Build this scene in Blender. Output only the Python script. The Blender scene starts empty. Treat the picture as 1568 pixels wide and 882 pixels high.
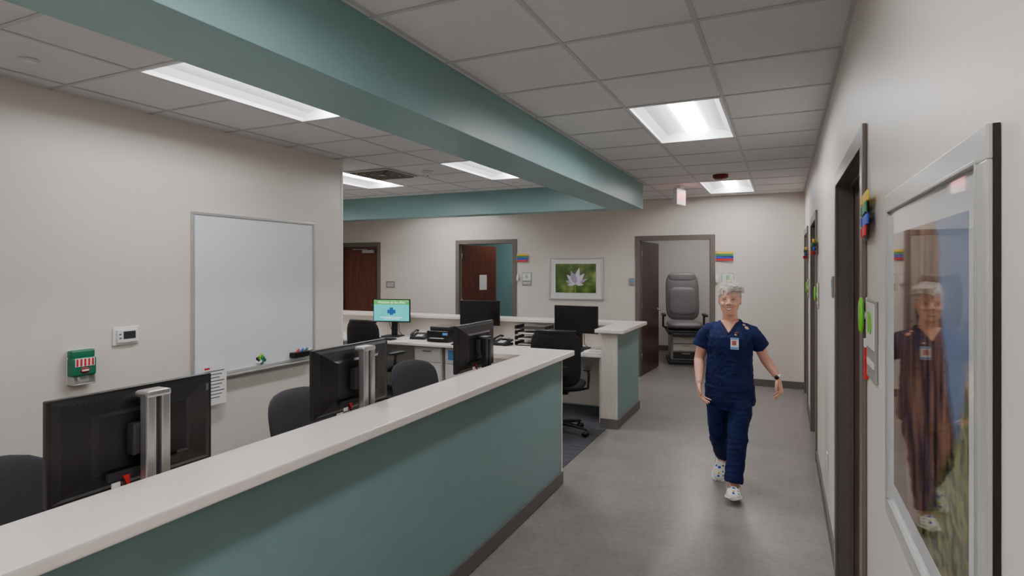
import bpy, bmesh, math, random
from mathutils import Vector, Matrix, Euler, noise
from mathutils.bvhtree import BVHTree
random.seed(7)
S = bpy.context.scene
COL = S.collection

# ------------------------------------------------------------------ materials
def lin(c):
    o = []
    for v in c[:3]:
        v = v / 255.0
        o.append(v / 12.92 if v <= 0.04045 else ((v + 0.055) / 1.055) ** 2.4)
    return (o[0], o[1], o[2], 1.0)

def mk(name, rgb, rough=0.5, metal=0.0, var=0.06, scale=8.0, bump=0.0, bscale=150.0, emit=0.0, spec=0.5, coat=0.0, stretch=None):
    m = bpy.data.materials.new(name)
    m.use_nodes = True
    nt = m.node_tree
    b = nt.nodes["Principled BSDF"]
    b.inputs["Roughness"].default_value = rough
    b.inputs["Metallic"].default_value = metal
    b.inputs["Specular IOR Level"].default_value = spec
    b.inputs["Coat Weight"].default_value = coat
    tc = nt.nodes.new("ShaderNodeTexCoord")
    src = tc.outputs["Object"]
    if stretch:
        mp = nt.nodes.new("ShaderNodeMapping")
        mp.inputs["Scale"].default_value = stretch
        nt.links.new(src, mp.inputs["Vector"])
        src = mp.outputs["Vector"]
    nz = nt.nodes.new("ShaderNodeTexNoise")
    nz.inputs["Scale"].default_value = scale
    nz.inputs["Detail"].default_value = 4
    nt.links.new(src, nz.inputs["Vector"])
    c = lin(rgb)
    rp = nt.nodes.new("ShaderNodeValToRGB")
    rp.color_ramp.elements[0].position = 0.3
    rp.color_ramp.elements[1].position = 0.7
    rp.color_ramp.elements[0].color = (c[0]*(1-var), c[1]*(1-var), c[2]*(1-var), 1)
    rp.color_ramp.elements[1].color = (min(1, c[0]*(1+var)), min(1, c[1]*(1+var)), min(1, c[2]*(1+var)), 1)
    nt.links.new(nz.outputs["Fac"], rp.inputs["Fac"])
    nt.links.new(rp.outputs["Color"], b.inputs["Base Color"])
    if emit > 0:
        nt.links.new(rp.outputs["Color"], b.inputs["Emission Color"])
        b.inputs["Emission Strength"].default_value = emit
    if bump > 0:
        n2 = nt.nodes.new("ShaderNodeTexNoise")
        n2.inputs["Scale"].default_value = bscale
        n2.inputs["Detail"].default_value = 3
        nt.links.new(src, n2.inputs["Vector"])
        bp = nt.nodes.new("ShaderNodeBump")
        bp.inputs["Strength"].default_value = bump
        bp.inputs["Distance"].default_value = 0.01
        nt.links.new(n2.outputs["Fac"], bp.inputs["Height"])
        nt.links.new(bp.outputs["Normal"], b.inputs["Normal"])
    return m

M = {}
M['wall'] = mk("wall_paint", (220, 212, 203), 0.42, var=0.012, bump=0.04, bscale=220)
M['wall2'] = mk("exam_room_paint", (218, 214, 208), 0.6, var=0.015)
M['teal'] = mk("teal_laminate", (122, 153, 153), 0.38, var=0.02, bump=0.02)
M['tealwall'] = mk("teal_paint", (126, 162, 162), 0.42, var=0.015)
M['tile'] = mk("ceiling_tile", (220, 219, 220), 0.9, var=0.025, scale=60, bump=0.25, bscale=300)
M['grid'] = mk("ceiling_grid_metal", (192, 191, 192), 0.5, var=0.01)
M['base'] = mk("baseboard_rubber", (98, 94, 92), 0.5, var=0.03)
M['frame'] = mk("door_frame_paint", (110, 102, 95), 0.35, var=0.02)
M['wood'] = mk("door_wood", (100, 52, 38), 0.35, var=0.35, scale=5, stretch=(6, 6, 0.5))
M['wooddark'] = mk("door_wood_dark", (72, 46, 40), 0.35, var=0.3, scale=5, stretch=(6, 6, 0.5))
M['slab'] = mk("solid_surface_counter", (229, 220, 213), 0.3, var=0.03, scale=40)
M['white'] = mk("white_plastic", (226, 226, 223), 0.35, var=0.01)
M['offwhite'] = mk("offwhite_laminate", (214, 208, 198), 0.45, var=0.03, scale=5, stretch=(20, 20, 1))
M['black'] = mk("black_plastic", (19, 19, 21), 0.38, var=0.1)
M['blackgloss'] = mk("black_screen_glass", (8, 8, 10), 0.12, var=0.1)
M['dkgrey'] = mk("dark_grey_plastic", (44, 44, 47), 0.45, var=0.08)
M['fabric'] = mk("chair_fabric", (56, 55, 59), 0.9, var=0.15, scale=120, bump=0.3, bscale=400)
M['blackfab'] = mk("black_mesh_fabric", (22, 22, 25), 0.85, var=0.2, scale=150, bump=0.3, bscale=400)
M['silver'] = mk("silver_metal", (178, 178, 178), 0.32, metal=0.85, var=0.03)
M['alum'] = mk("aluminium_frame", (196, 196, 194), 0.35, metal=0.6, var=0.02)
M['pframe'] = mk("picture_frame_silver", (200, 199, 195), 0.32, metal=0.35, var=0.06, scale=6, stretch=(1, 30, 1))
M['wb'] = mk("whiteboard_surface", (224, 228, 234), 0.12, var=0.005)
M['pan'] = mk("fixture_reflector", (232, 234, 238), 0.5, var=0.01)
M['lens'] = mk("led_lens", (253, 251, 251), 0.5, var=0.0, emit=37.0)
M['lens2'] = mk("exam_led_lens", (253, 251, 251), 0.5, var=0.0, emit=10.0)
M['green'] = mk("green_plastic", (20, 110, 80), 0.35, var=0.03)
M['lime'] = mk("lime_plastic", (120, 205, 50), 0.4, var=0.02)
M['red'] = mk("red_plastic", (200, 30, 36), 0.5, var=0.02)
M['dkred'] = mk("dark_red_plastic", (120, 24, 30), 0.35, var=0.02)
M['yellow'] = mk("yellow_plastic", (240, 200, 30), 0.5, var=0.02)
M['fgreen'] = mk("flag_green_plastic", (60, 140, 100), 0.5, var=0.02)
M['blue'] = mk("blue_plastic", (44, 76, 200), 0.5, var=0.02)
M['skyb'] = mk("light_blue_print", (90, 150, 215), 0.5, var=0.05)
M['paper'] = mk("paper", (232, 230, 228), 0.8, var=0.02)
M['ink'] = mk("printed_ink", (80, 80, 95), 0.8, var=0.05)
M['signgrey'] = mk("sign_grey", (150, 146, 140), 0.5, var=0.02)
M['vinylgrey'] = mk("exam_chair_vinyl", (124, 118, 119), 0.45, var=0.04)
M['matboard'] = mk("picture_matboard", (226, 226, 224), 0.7, var=0.01)
M['petal'] = mk("petal_print", (225, 215, 232), 0.5, var=0.12, scale=20)
M['petal2'] = mk("petal_print_shadow", (170, 160, 185), 0.5, var=0.12, scale=20)
M['skin'] = mk("skin", (222, 168, 147), 0.45, var=0.06, scale=25)
M['lip'] = mk("lips", (180, 98, 94), 0.4, var=0.05)
M['crease'] = mk("skin_crease", (190, 128, 110), 0.5, var=0.05)
M['teeth'] = mk("teeth", (245, 242, 234), 0.3, var=0.0)
M['lash'] = mk("eyelash", (86, 60, 54), 0.7, var=0.1)
M['brow'] = mk("eyebrow", (166, 136, 120), 0.8, var=0.1)
M['hair'] = mk("silver_hair", (226, 221, 214), 0.5, var=0.14, scale=60)
M['hair2'] = mk("grey_hair", (176, 168, 160), 0.55, var=0.22, scale=60)
M['navy'] = mk("navy_scrub_fabric", (14, 29, 76), 0.8, var=0.22, scale=14, bump=0.7, bscale=18, spec=0.3)
M['navyband'] = mk("navy_scrub_band", (10, 21, 58), 0.75, var=0.1)
M['clog'] = mk("white_clog_foam", (225, 222, 212), 0.5, var=0.04)
M['tattoo'] = mk("tattoo_ink", (110, 92, 96), 0.6, var=0.3)

def node(nt, t, **k):
    n = nt.nodes.new(t)
    for a, v in k.items():
        setattr(n, a, v)
    return n

def floor_mat():
    m = bpy.data.materials.new("vinyl_floor"); m.use_nodes = True
    nt = m.node_tree; b = nt.nodes["Principled BSDF"]
    tc = node(nt, "ShaderNodeTexCoord")
    n1 = node(nt, "ShaderNodeTexNoise"); n1.inputs["Scale"].default_value = 3.2; n1.inputs["Detail"].default_value = 9; n1.inputs["Roughness"].default_value = 0.7
    n2 = node(nt, "ShaderNodeTexNoise"); n2.inputs["Scale"].default_value = 26; n2.inputs["Detail"].default_value = 6
    nt.links.new(tc.outputs["Object"], n1.inputs["Vector"]); nt.links.new(tc.outputs["Object"], n2.inputs["Vector"])
    mx = node(nt, "ShaderNodeMath", operation='ADD')
    ml = node(nt, "ShaderNodeMath", operation='MULTIPLY'); ml.inputs[1].default_value = 0.6
    nt.links.new(n2.outputs["Fac"], ml.inputs[0]); nt.links.new(n1.outputs["Fac"], mx.inputs[0]); nt.links.new(ml.outputs[0], mx.inputs[1])
    rp = node(nt, "ShaderNodeValToRGB")
    rp.color_ramp.elements[0].position = 0.55; rp.color_ramp.elements[0].color = lin((125, 120, 117))
    rp.color_ramp.elements[1].position = 1.02 - 0.02; rp.color_ramp.elements[1].color = lin((148, 142, 138))
    nt.links.new(mx.outputs[0], rp.inputs["Fac"]); nt.links.new(rp.outputs["Color"], b.inputs["Base Color"])
    r2 = node(nt, "ShaderNodeMapRange"); r2.inputs["To Min"].default_value = 0.26; r2.inputs["To Max"].default_value = 0.36
    nt.links.new(n1.outputs["Fac"], r2.inputs["Value"]); nt.links.new(r2.outputs["Result"], b.inputs["Roughness"])
    return m
M['floor'] = floor_mat()
M['carpet'] = mk("carpet_tile", (76, 77, 84), 0.95, var=0.4, scale=6, bump=0.4, bscale=500, stretch=(1, 8, 1))

def art_mat(kind):
    m = bpy.data.materials.new("art_print_" + kind); m.use_nodes = True
    nt = m.node_tree; b = nt.nodes["Principled BSDF"]
    b.inputs["Roughness"].default_value = 0.03 if kind == "cabin" else 0.12
    b.inputs["Specular IOR Level"].default_value = 0.5
    tc = node(nt, "ShaderNodeTexCoord")
    if kind == "flower":
        n = node(nt, "ShaderNodeTexNoise"); n.inputs["Scale"].default_value = 4.5; n.inputs["Detail"].default_value = 2
        nt.links.new(tc.outputs["Object"], n.inputs["Vector"])
        rp = node(nt, "ShaderNodeValToRGB")
        e = rp.color_ramp.elements
        e[0].position = 0.3; e[0].color = lin((45, 66, 28)); e[1].position = 0.72; e[1].color = lin((150, 168, 92))
        e2 = e.new(0.52); e2.color = lin((84, 112, 46))
        nt.links.new(n.outputs["Fac"], rp.inputs["Fac"]); nt.links.new(rp.outputs["Color"], b.inputs["Base Color"])
    else:
        sp = node(nt, "ShaderNodeSeparateXYZ"); nt.links.new(tc.outputs["Object"], sp.inputs[0])
        mp = node(nt, "ShaderNodeMapping"); mp.inputs["Rotation"].default_value = (math.radians(-62), 0, 0); mp.inputs["Scale"].default_value = (1, 1, 0.25)
        nt.links.new(tc.outputs["Object"], mp.inputs["Vector"])
        w = node(nt, "ShaderNodeTexNoise"); w.inputs["Scale"].default_value = 26; w.inputs["Detail"].default_value = 5
        nt.links.new(mp.outputs["Vector"], w.inputs["Vector"])
        rp = node(nt, "ShaderNodeValToRGB"); rp.color_ramp.elements[0].position = .36; rp.color_ramp.elements[1].position = .68
        rp.color_ramp.elements[0].color = lin((60, 44, 36)); rp.color_ramp.elements[1].color = lin((142, 104, 80))
        nt.links.new(w.outputs["Fac"], rp.inputs["Fac"])
        n = node(nt, "ShaderNodeTexNoise"); n.inputs["Scale"].default_value = 5; n.inputs["Detail"].default_value = 5
        nt.links.new(tc.outputs["Object"], n.inputs["Vector"])
        nm = node(nt, "ShaderNodeMath", operation='MULTIPLY'); nm.inputs[1].default_value = 0.22; nt.links.new(n.outputs["Fac"], nm.inputs[0])
        a = node(nt, "ShaderNodeMath", operation='MULTIPLY_ADD'); a.inputs[1].default_value = 0.35; nt.links.new(sp.outputs["Z"], a.inputs[0])
        neg = node(nt, "ShaderNodeMath", operation='MULTIPLY'); neg.inputs[1].default_value = -1; nt.links.new(sp.outputs["Y"], neg.inputs[0]); nt.links.new(neg.outputs[0], a.inputs[2])
        a2 = node(nt, "ShaderNodeMath", operation='ADD'); nt.links.new(a.outputs[0], a2.inputs[0]); nt.links.new(nm.outputs[0], a2.inputs[1])
        mr = node(nt, "ShaderNodeMapRange"); mr.inputs["From Min"].default_value = 0.30; mr.inputs["From Max"].default_value = 0.34
        nt.links.new(a2.outputs[0], mr.inputs["Value"])
        mix = node(nt, "ShaderNodeMix", data_type='RGBA'); nt.links.new(mr.outputs["Result"], mix.inputs[0])
        nt.links.new(rp.outputs["Color"], mix.inputs[6]); mix.inputs[7].default_value = lin((118, 130, 154))
        c = node(nt, "ShaderNodeMath", operation='MULTIPLY_ADD'); c.inputs[1].default_value = 1.0; nt.links.new(sp.outputs["Z"], c.inputs[0]); nt.links.new(sp.outputs["Y"], c.inputs[2])
        c2 = node(nt, "ShaderNodeMath", operation='SUBTRACT'); nt.links.new(c.outputs[0], c2.inputs[0]); nt.links.new(nm.outputs[0], c2.inputs[1])
        mr2 = node(nt, "ShaderNodeMapRange"); mr2.inputs["From Min"].default_value = -0.36; mr2.inputs["From Max"].default_value = -0.42
        nt.links.new(c2.outputs[0], mr2.inputs["Value"])
        v = node(nt, "ShaderNodeTexNoise"); v.inputs["Scale"].default_value = 40; nt.links.new(tc.outputs["Object"], v.inputs["Vector"])
        rg = node(nt, "ShaderNodeValToRGB"); rg.color_ramp.elements[0].position = 0.35; rg.color_ramp.elements[0].color = lin((34, 44, 24)); rg.color_ramp.elements[1].position = 0.65; rg.color_ramp.elements[1].color = lin((122, 122, 72))
        nt.links.new(v.outputs["Fac"], rg.inputs["Fac"])
        mix2 = node(nt, "ShaderNodeMix", data_type='RGBA'); nt.links.new(mr2.outputs["Result"], mix2.inputs[0])
        nt.links.new(mix.outputs[2], mix2.inputs[6]); nt.links.new(rg.outputs["Color"], mix2.inputs[7])
        nt.links.new(mix2.outputs[2], b.inputs["Base Color"])
    return m
M['flower'] = art_mat("flower")
M['cabin'] = art_mat("cabin")
M['matglass'] = mk("matboard_under_glass", (196, 198, 198), 0.03, var=0.01)
M['screen_t'] = mk("lit_screen_teal", (70, 190, 190), 0.3, var=0.05, emit=0.7)
M['screen_g'] = mk("lit_screen_green", (90, 175, 90), 0.3, var=0.25, emit=0.5)
M['screen_w'] = mk("lit_screen_white", (225, 240, 240), 0.3, var=0.0, emit=0.7)
M['screen_b'] = mk("lit_screen_blue", (30, 80, 150), 0.3, var=0.0, emit=0.5)
M['exitred'] = mk("exit_letters", (255, 60, 80), 0.4, var=0.0, emit=2.5)
M['exitface'] = mk("exit_sign_face", (235, 205, 205), 0.3, var=0.0, emit=0.3)

# ------------------------------------------------------------------ mesh builder
class MB:
    def __init__(self):
        self.bm = bmesh.new(); self.mats = []
    def mi(self, mat):
        if isinstance(mat, str): mat = M[mat]
        if mat not in self.mats: self.mats.append(mat)
        return self.mats.index(mat)
    def merge(self, t, mat, smooth=False, mtx=None):
        i = self.mi(mat)
        if mtx is not None: t.transform(mtx)
        bmesh.ops.recalc_face_normals(t, faces=t.faces[:])
        for f in t.faces:
            f.material_index = i; f.smooth = smooth
        me = bpy.data.meshes.new("tmp"); t.to_mesh(me); t.free()
        self.bm.from_mesh(me); bpy.data.meshes.remove(me)
    def box(self, lo, hi, mat, bev=0.0, mtx=None, seg=2):
        t = bmesh.new()
        c = [(lo[i]+hi[i])/2 for i in range(3)]; s = [abs(hi[i]-lo[i]) for i in range(3)]
        bmesh.ops.create_cube(t, size=1, matrix=Matrix.Translation(c) @ Matrix.Diagonal((s[0], s[1], s[2], 1)))
        if bev > 0:
            bmesh.ops.bevel(t, geom=t.edges[:], offset=min(bev, min(s)*0.49), segments=seg, affect='EDGES', profile=0.6)
        self.merge(t, mat, False, mtx)
    def cyl(self, p1, p2, r1, mat, r2=None, seg=20, mtx=None, smooth=True):
        r2 = r1 if r2 is None else r2
        self.limb([p1, p2], [r1, r2], mat, seg=seg, mtx=mtx, smooth=smooth)
    def sphere(self, c, s, mat, mtx=None, seg=20, rot=None):
        t = bmesh.new()
        if not hasattr(s, '__len__'): s = (s, s, s)
        m = Matrix.Translation(c)
        if rot: m = m @ Euler(rot).to_matrix().to_4x4()
        bmesh.ops.create_uvsphere(t, u_segments=seg, v_segments=max(6, seg//2), radius=1, matrix=m @ Matrix.Diagonal((s[0], s[1], s[2], 1)))
        self.merge(t, mat, True, mtx)
    def rings(self, rings, mat, smooth=True, mtx=None, cap=True, closed=True):
        t = bmesh.new()
        vs = [[t.verts.new(p) for p in r] for r in rings]
        n = len(vs[0])
        for a, b in zip(vs[:-1], vs[1:]):
            for k in range(n if closed else n-1):
                t.faces.new((a[k], a[(k+1) % n], b[(k+1) % n], b[k]))
        if cap:
            t.faces.new(vs[0][::-1]); t.faces.new(vs[-1])
        self.merge(t, mat, smooth, mtx)
    def limb(self, pts, rad, mat, seg=14, ref=None, mtx=None, smooth=True, rnd=False):
        pts = [Vector(p) for p in pts]; n = len(pts)
        rad = [(r, r) if not hasattr(r, '__len__') else r for r in rad]
        tg = []
        for i in range(n):
            a = pts[max(i-1, 0)]; b = pts[min(i+1, n-1)]
            tg.append((b-a).normalized())
        if rnd:
            r0, r1 = rad[0], rad[-1]
            e0 = [pts[0]-tg[0]*max(r0)*0.7, pts[0]-tg[0]*max(r0)*0.45]; e1 = [pts[-1]+tg[-1]*max(r1)*0.5, pts[-1]+tg[-1]*max(r1)*0.85]
            pts = e0+pts+e1
            rad = [(r0[0]*.35, r0[1]*.35), (r0[0]*.8, r0[1]*.8)]+rad+[(r1[0]*.8, r1[1]*.8), (r1[0]*.35, r1[1]*.35)]
            tg = [tg[0]]*2+tg+[tg[-1]]*2; n += 4
        if ref is None:
            ref = Vector((1, 0, 0)) if abs(tg[0].x) < 0.8 else Vector((0, 1, 0))
        ref = Vector(ref); R = []
        a = ref
        for i in range(n):
            t = tg[i]
            a = (a - t*a.dot(t))
            if a.length < 1e-4: a = Vector((0, 0, 1)).cross(t)
            a.normalize(); b = t.cross(a)
            R.append([pts[i]+a*rad[i][0]*math.cos(2*math.pi*k/seg)+b*rad[i][1]*math.sin(2*math.pi*k/seg) for k in range(seg)])
        self.rings(R, mat, smooth, mtx)
    def prism(self, poly, z0, z1, mat, bev=0.0, mtx=None):
        t = bmesh.new()
        f = t.faces.new([t.verts.new((p[0], p[1], z0)) for p in poly])
        r = bmesh.ops.extrude_face_region(t, geom=[f])
        for v in r['geom']:
            if isinstance(v, bmesh.types.BMVert): v.co.z = z1
        bmesh.ops.recalc_face_normals(t, faces=t.faces[:])
        if bev > 0:
            bmesh.ops.bevel(t, geom=t.edges[:], offset=bev, segments=3, affect='EDGES', profile=0.6)
        self.merge(t, mat, False, mtx)
    def pad(self, w, h, t, mat, curve=0.0, e=4.0, tilt=0.0, mtx=None, bow=0.0, n=14, seg=36):
        """cushion: width along x, height along z, thickness along y"""
        R = []
        for i in range(n+1):
            s = -math.cos(math.pi*i/n)
            k = max(0.02, (1-abs(s)**e))**(1/e)
            hw = w/2*k; ht = t/2*min(1, max(0.1, (1-abs(s)**6))**0.5)
            z = s*h/2; ring = []
            for j in range(seg):
                a = 2*math.pi*j/seg; ca, sa = math.cos(a), math.sin(a)
                x = hw*math.copysign(abs(ca)**0.6, ca); y = ht*math.copysign(abs(sa)**0.7, sa)
                ring.append((x, y-curve*(x/(w/2))**2 + bow*(1-s*s) + tilt*s, z))
            R.append(ring)
        self.rings(R, mat, True, mtx)
    def text(self, s, size, mat, mtx, ext=0.001):
        cu = bpy.data.curves.new("t", 'FONT'); cu.body = s; cu.size = size; cu.extrude = ext; cu.align_x = 'CENTER'; cu.align_y = 'CENTER'
        o = bpy.data.objects.new("t", cu); COL.objects.link(o)
        me = bpy.data.meshes.new_from_object(o)
        t = bmesh.new(); t.from_mesh(me)
        bpy.data.objects.remove(o); bpy.data.meshes.remove(me)
        self.merge(t, mat, False, mtx)
    def obj(self, name, loc=(0, 0, 0), rz=0.0, parent=None):
        me = bpy.data.meshes.new(name); self.bm.to_mesh(me); self.bm.free()
        for m in self.mats: me.materials.append(m)
        o = bpy.data.objects.new(name, me); COL.objects.link(o)
        o.location = loc; o.rotation_euler = (0, 0, rz)
        if parent: o.parent = parent
        return o

def T(x, y, z): return Matrix.Translation((x, y, z))
def Rx(d): return Matrix.Rotation(math.radians(d), 4, 'X')
def Ry(d): return Matrix.Rotation(math.radians(d), 4, 'Y')
def Rz(d): return Matrix.Rotation(math.radians(d), 4, 'Z')

H = 2.74; XR = 0.265; YF = 9.1; XL = -3.96
# ------------------------------------------------------------------ shell
b = MB(); b.box((-9.12, -3.12, -0.1), (0.6, 12.6, 0.0), 'floor'); b.obj("floor")
b = MB(); b.box((-8.99, -2.99, 0.0), (-1.68, 6.95, 0.004), 'carpet'); b.obj("floor_carpet")

def wall_with_openings(axis, fixed0, fixed1, a0, a1, openings, name, mat='wall', h=H, oh=2.13):
    b = MB(); cur = a0
    def seg(p, q, z0, z1):
        if q-p < 1e-4: return
        if axis == 'X': b.box((p, fixed0, z0), (q, fixed1, z1), mat)
        else: b.box((fixed0, p, z0), (fixed1, q, z1), mat)
    for (o0, o1) in openings:
        seg(cur, o0, 0, h); seg(o0, o1, oh, h); cur = o1
    seg(cur, a1, 0, h)
    return b.obj(name)
OF = [(-7.95, -7.01), (-5.26, -4.17), (-2.04, -0.965)]
OR = [(2.44, 3.58), (5.76, 6.80), (7.80, 8.85)]
wall_with_openings('X', YF, YF+0.12, -9.0, XR, OF, "wall_far")
wall_with_openings('Y', XR, XR+0.12, -3.0, YF+0.12, OR, "wall_right")
b = MB(); b.box((XL-0.12, -3, 0), (XL, 4.57, H), 'wall')
b.box((XL-0.03, 4.55, 0.1), (XL+0.004, 4.575, H-0.003), 'white'); b.obj("wall_left")
b = MB(); b.box((-9, 4.45, 0), (XL-0.12, 4.57, H), 'wall'); b.obj("wall_alcove")
b = MB(); b.box((-9.12, 4.45, 0), (-9, YF+0.12, H), 'wall'); b.obj("wall_west")
b = MB(); b.box((XL-0.12, -3.12, 0), (XR+0.12, -3, H), 'wall'); b.obj("wall_back")
b = MB()
b.box((-3.1, YF+0.12, 0), (-3.0, 12.4, H), 'wall2'); b.box((-3.0, 12.3, 0), (0.4, 12.4, H), 'wall2'); b.box((0.3, YF+0.12, 0), (0.4, 12.3, H), 'wall2'); b.obj("wall_exam_room")
b = MB()
b.box((-6.4, YF+0.12, 0), (-6.3, 11.6, H), 'tealwall'); b.box((-6.3, 11.5, 0), (-3.1, 11.6, H), 'tealwall'); b.obj("wall_exam_room_teal")
b = MB(); b.box((-6.4, YF+0.12, H), (0.4, 12.4, H+0.05), 'tile'); b.obj("ceiling_exam_rooms")
b = MB(); b.box((0.5, 1.9, 0), (0.55, 9.3, H), 'wall2'); b.obj("wall_closet")

def bb_x(b, x0, x1, y, s): b.box((x0, min(y, y+s*0.012), 0.0), (x1, max(y, y+s*0.012), 0.1), 'base', 0.003)
def bb_y(b, y0, y1, x, s): b.box((min(x, x+s*0.012), y0, 0.0), (max(x, x+s*0.012), y1, 0.1), 'base', 0.003)
b = MB(); c = -9.0
for o in OF: bb_x(b, c, o[0]-0.05, YF, -1); c = o[1]+0.05
bb_x(b, c, XR-0.012, YF, -1); b.obj("baseboard_far")
b = MB(); c = -3.0
for o in OR: bb_y(b, c, o[0]-0.05, XR, -1); c = o[1]+0.05
bb_y(b, c, YF, XR, -1); b.obj("baseboard_right")
b = MB(); bb_y(b, -3, 4.57, XL, 1); b.obj("baseboard_left")
b = MB(); bb_x(b, -3.0, 0.3, 12.3, -1); b.obj("baseboard_exam_room")

b = MB(); b.box((-1.98, -3, 2.42), (-1.6, 7.38, H+0.01), 'tealwall', 0.004); b.box((-9.0, 7.14, 2.42), (-1.98, 7.38, H+0.01), 'tealwall', 0.004); b.obj("ceiling_soffit_beam")

# ceiling
xs = [XR, -0.345, -0.955, -1.565, -1.95] + [-1.95-0.61*k for k in range(1, 12)] + [-9.0]
xs = sorted(set(round(x, 3) for x in xs if x >= -9.0))
ys = sorted([round(2.015+0.61*k, 3) for k in range(-8, 12)] + [-3.0, YF])
ys = [y for y in ys if -3.0 <= y <= YF]
FIX = [(-0.955, -0.345, 3.845, 5.065), (-0.955, -0.345, 7.505, 8.725), (-3.17, -2.56, 2.015, 3.235), (-3.17, -2.56, 5.065, 6.285),
       (-5.0, -4.39, 5.065, 6.285), (-0.955, -0.345, 0.185, 1.405), (-3.17, -2.56, -1.035, 0.185), (-7.44, -6.83, 5.065, 6.285), (-5.61, -5.0, 7.505, 8.725),
       (-0.955, -0.345, -2.865, -1.645)]
VENT = (-4.39, -3.78, 5.065, 5.675)
def infix(x, y):
    for f in FIX:
        if f[0] < x < f[1] and f[2] < y < f[3]: return True
    return False
b = MB(); t = bmesh.new()
for i in range(len(xs)-1):
    for j in range(len(ys)-1):
        if infix((xs[i]+xs[i+1])/2, (ys[j]+ys[j+1])/2): continue
        x0, x1, y0, y1 = xs[i], xs[i+1], ys[j], ys[j+1]
        t.faces.new([t.verts.new(p) for p in ((x0, y0, H), (x0, y1, H), (x1, y1, H), (x1, y0, H))])
for f in t.faces: f.material_index = 0
b.mi('tile'); me = bpy.data.meshes.new("x"); t.to_mesh(me); t.free(); b.bm.from_mesh(me)
b.obj("ceiling")
w = 0.011
b = MB()
for x in xs:
    for j in range(len(ys)-1):
        if infix(x, (ys[j]+ys[j+1])/2): continue
        b.box((x-w, ys[j], H-0.004), (x+w, ys[j+1], H-0.0005), 'grid')
for y in ys:
    for i in range(len(xs)-1):
        if infix((xs[i]+xs[i+1])/2, y): continue
        b.box((xs[i], y-w, H-0.0045), (xs[i+1], y+w, H-0.0008), 'grid')
b.box((XR-0.02, -3, H-0.006), (XR, YF, H-0.0006), 'grid'); b.box((-9, YF-0.02, H-0.006), (XR, YF, H-0.0006), 'grid')
b.obj("ceiling_grid")

def troffer(f):
    x0, x1, y0, y1 = [f[0]+0.012, f[1]-0.012, f[2]+0.012, f[3]-0.012]
    cx, cy = (x0+x1)/2, (y0+y1)/2; hx, hy = (x1-x0)/2, (y1-y0)/2
    b = MB(); D = 0.085
    prof = [(-hx, 0.0), (-hx+0.01, 0.02), (-hx+0.06, 0.05), (-0.14, 0.075), (-0.085, D), (0.085, D), (0.14, 0.075), (hx-0.06, 0.05), (hx-0.01, 0.02), (hx, 0.0)]
    t = bmesh.new()
    A = [t.verts.new((p[0], -hy, p[1])) for p in prof]; B = [t.verts.new((p[0], hy, p[1])) for p in prof]
    for k in range(len(prof)-1): t.faces.new((A[k], A[k+1], B[k+1], B[k]))
    t.faces.new(A); t.faces.new(B)
    b.merge(t, 'pan')
    b.box((-hx, -hy, D+0.01), (hx, hy, D+0.02), 'pan')
    for q in ((-hx-0.006, -hy-0.006, hx+0.006, -hy+0.012), (-hx-0.006, hy-0.012, hx+0.006, hy+0.006), (-hx-0.006, -hy+0.012, -hx+0.012, hy-0.012), (hx-0.012, -hy+0.012, hx+0.006, hy-0.012)):
        b.box((q[0], q[1], -0.006), (q[2], q[3], 0.0), 'pan', 0.001)
    R = []
    for yy in (-hy+0.01, hy-0.01):
        R.append([(0.085*math.cos(math.pi*k/12), yy, D-0.002-0.045*math.sin(math.pi*k/12)) for k in range(13)])
    b.rings(R, 'lens', True, cap=True, closed=True)
    b.obj("ceiling_light_fixture", (cx, cy, H))
for f in FIX: troffer(f)
for (x, y) in ((-1.4, 10.9), (-4.7, 10.4)):
    b = MB(); b.box((-0.3, -0.6, -0.05), (0.3, 0.6, 0.0), 'pan', 0.01); b.box((-0.25, -0.55, -0.056), (0.25, 0.55, -0.05), 'lens2'); b.obj("exam_room_ceiling_light", (x, y, H-0.002))

b = MB(); 
b.box((-0.28, -0.28, -0.01), (0.28, 0.28, 0), 'grid', 0.003)
for k in range(4):
    s = 0.25-0.06*k
    for q in ((-s, -s, s, -s+0.012), (-s, s-0.012, s, s), (-s, -s, -s+0.012, s), (s-0.012, -s, s, s)):
        b.box((q[0], q[1], -0.020), (q[2], q[3], -0.01), 'frame')
b.obj("air_vent", ((VENT[0]+VENT[1])/2, (VENT[2]+VENT[3])/2, H-0.006))
for (x, y) in ((-3.5, 1.69), (-0.65, 5.4), (-3.0, 6.6)):
    b = MB(); b.cyl((0, 0, 0), (0, 0, -0.006), 0.045, 'white', seg=28); b.cyl((0, 0, -0.006), (0, 0, -0.012), 0.036, 'white', r2=0.03, seg=28); b.obj("sprinkler_cover", (x, y, H-0.001))
b = MB(); b.cyl((0, 0, 0), (0, 0, -0.02), 0.06, 'white', seg=28); b.cyl((0, 0, -0.02), (0, 0, -0.05), 0.05, 'white', r2=0.032, seg=28); b.cyl((0, 0, -0.05), (0, 0, -0.055), 0.012, 'dkgrey'); b.obj("smoke_detector", (-3.53, 5.44, H-0.001))
b = MB(); b.cyl((0, 0, 0), (0, 0, -0.03), 0.085, 'dkred', seg=32); b.cyl((0, 0, -0.03), (0, 0, -0.05), 0.085, 'dkred', r2=0.06, seg=32); b.box((-0.03, -0.015, -0.065), (0.03, 0.015, -0.05), 'white', 0.005); b.obj("fire_alarm_strobe", (-0.65, 7.05, H-0.001))
b = MB(); b.box((-0.02, -0.16, -0.24), (0.02, 0.16, -0.04), 'exitface', 0.006); b.box((-0.03, -0.07, -0.04), (0.03, 0.07, 0), 'white', 0.004)
b.box((-0.027, -0.165, -0.245), (0.027, -0.155, -0.035), 'white', 0.002)
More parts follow.
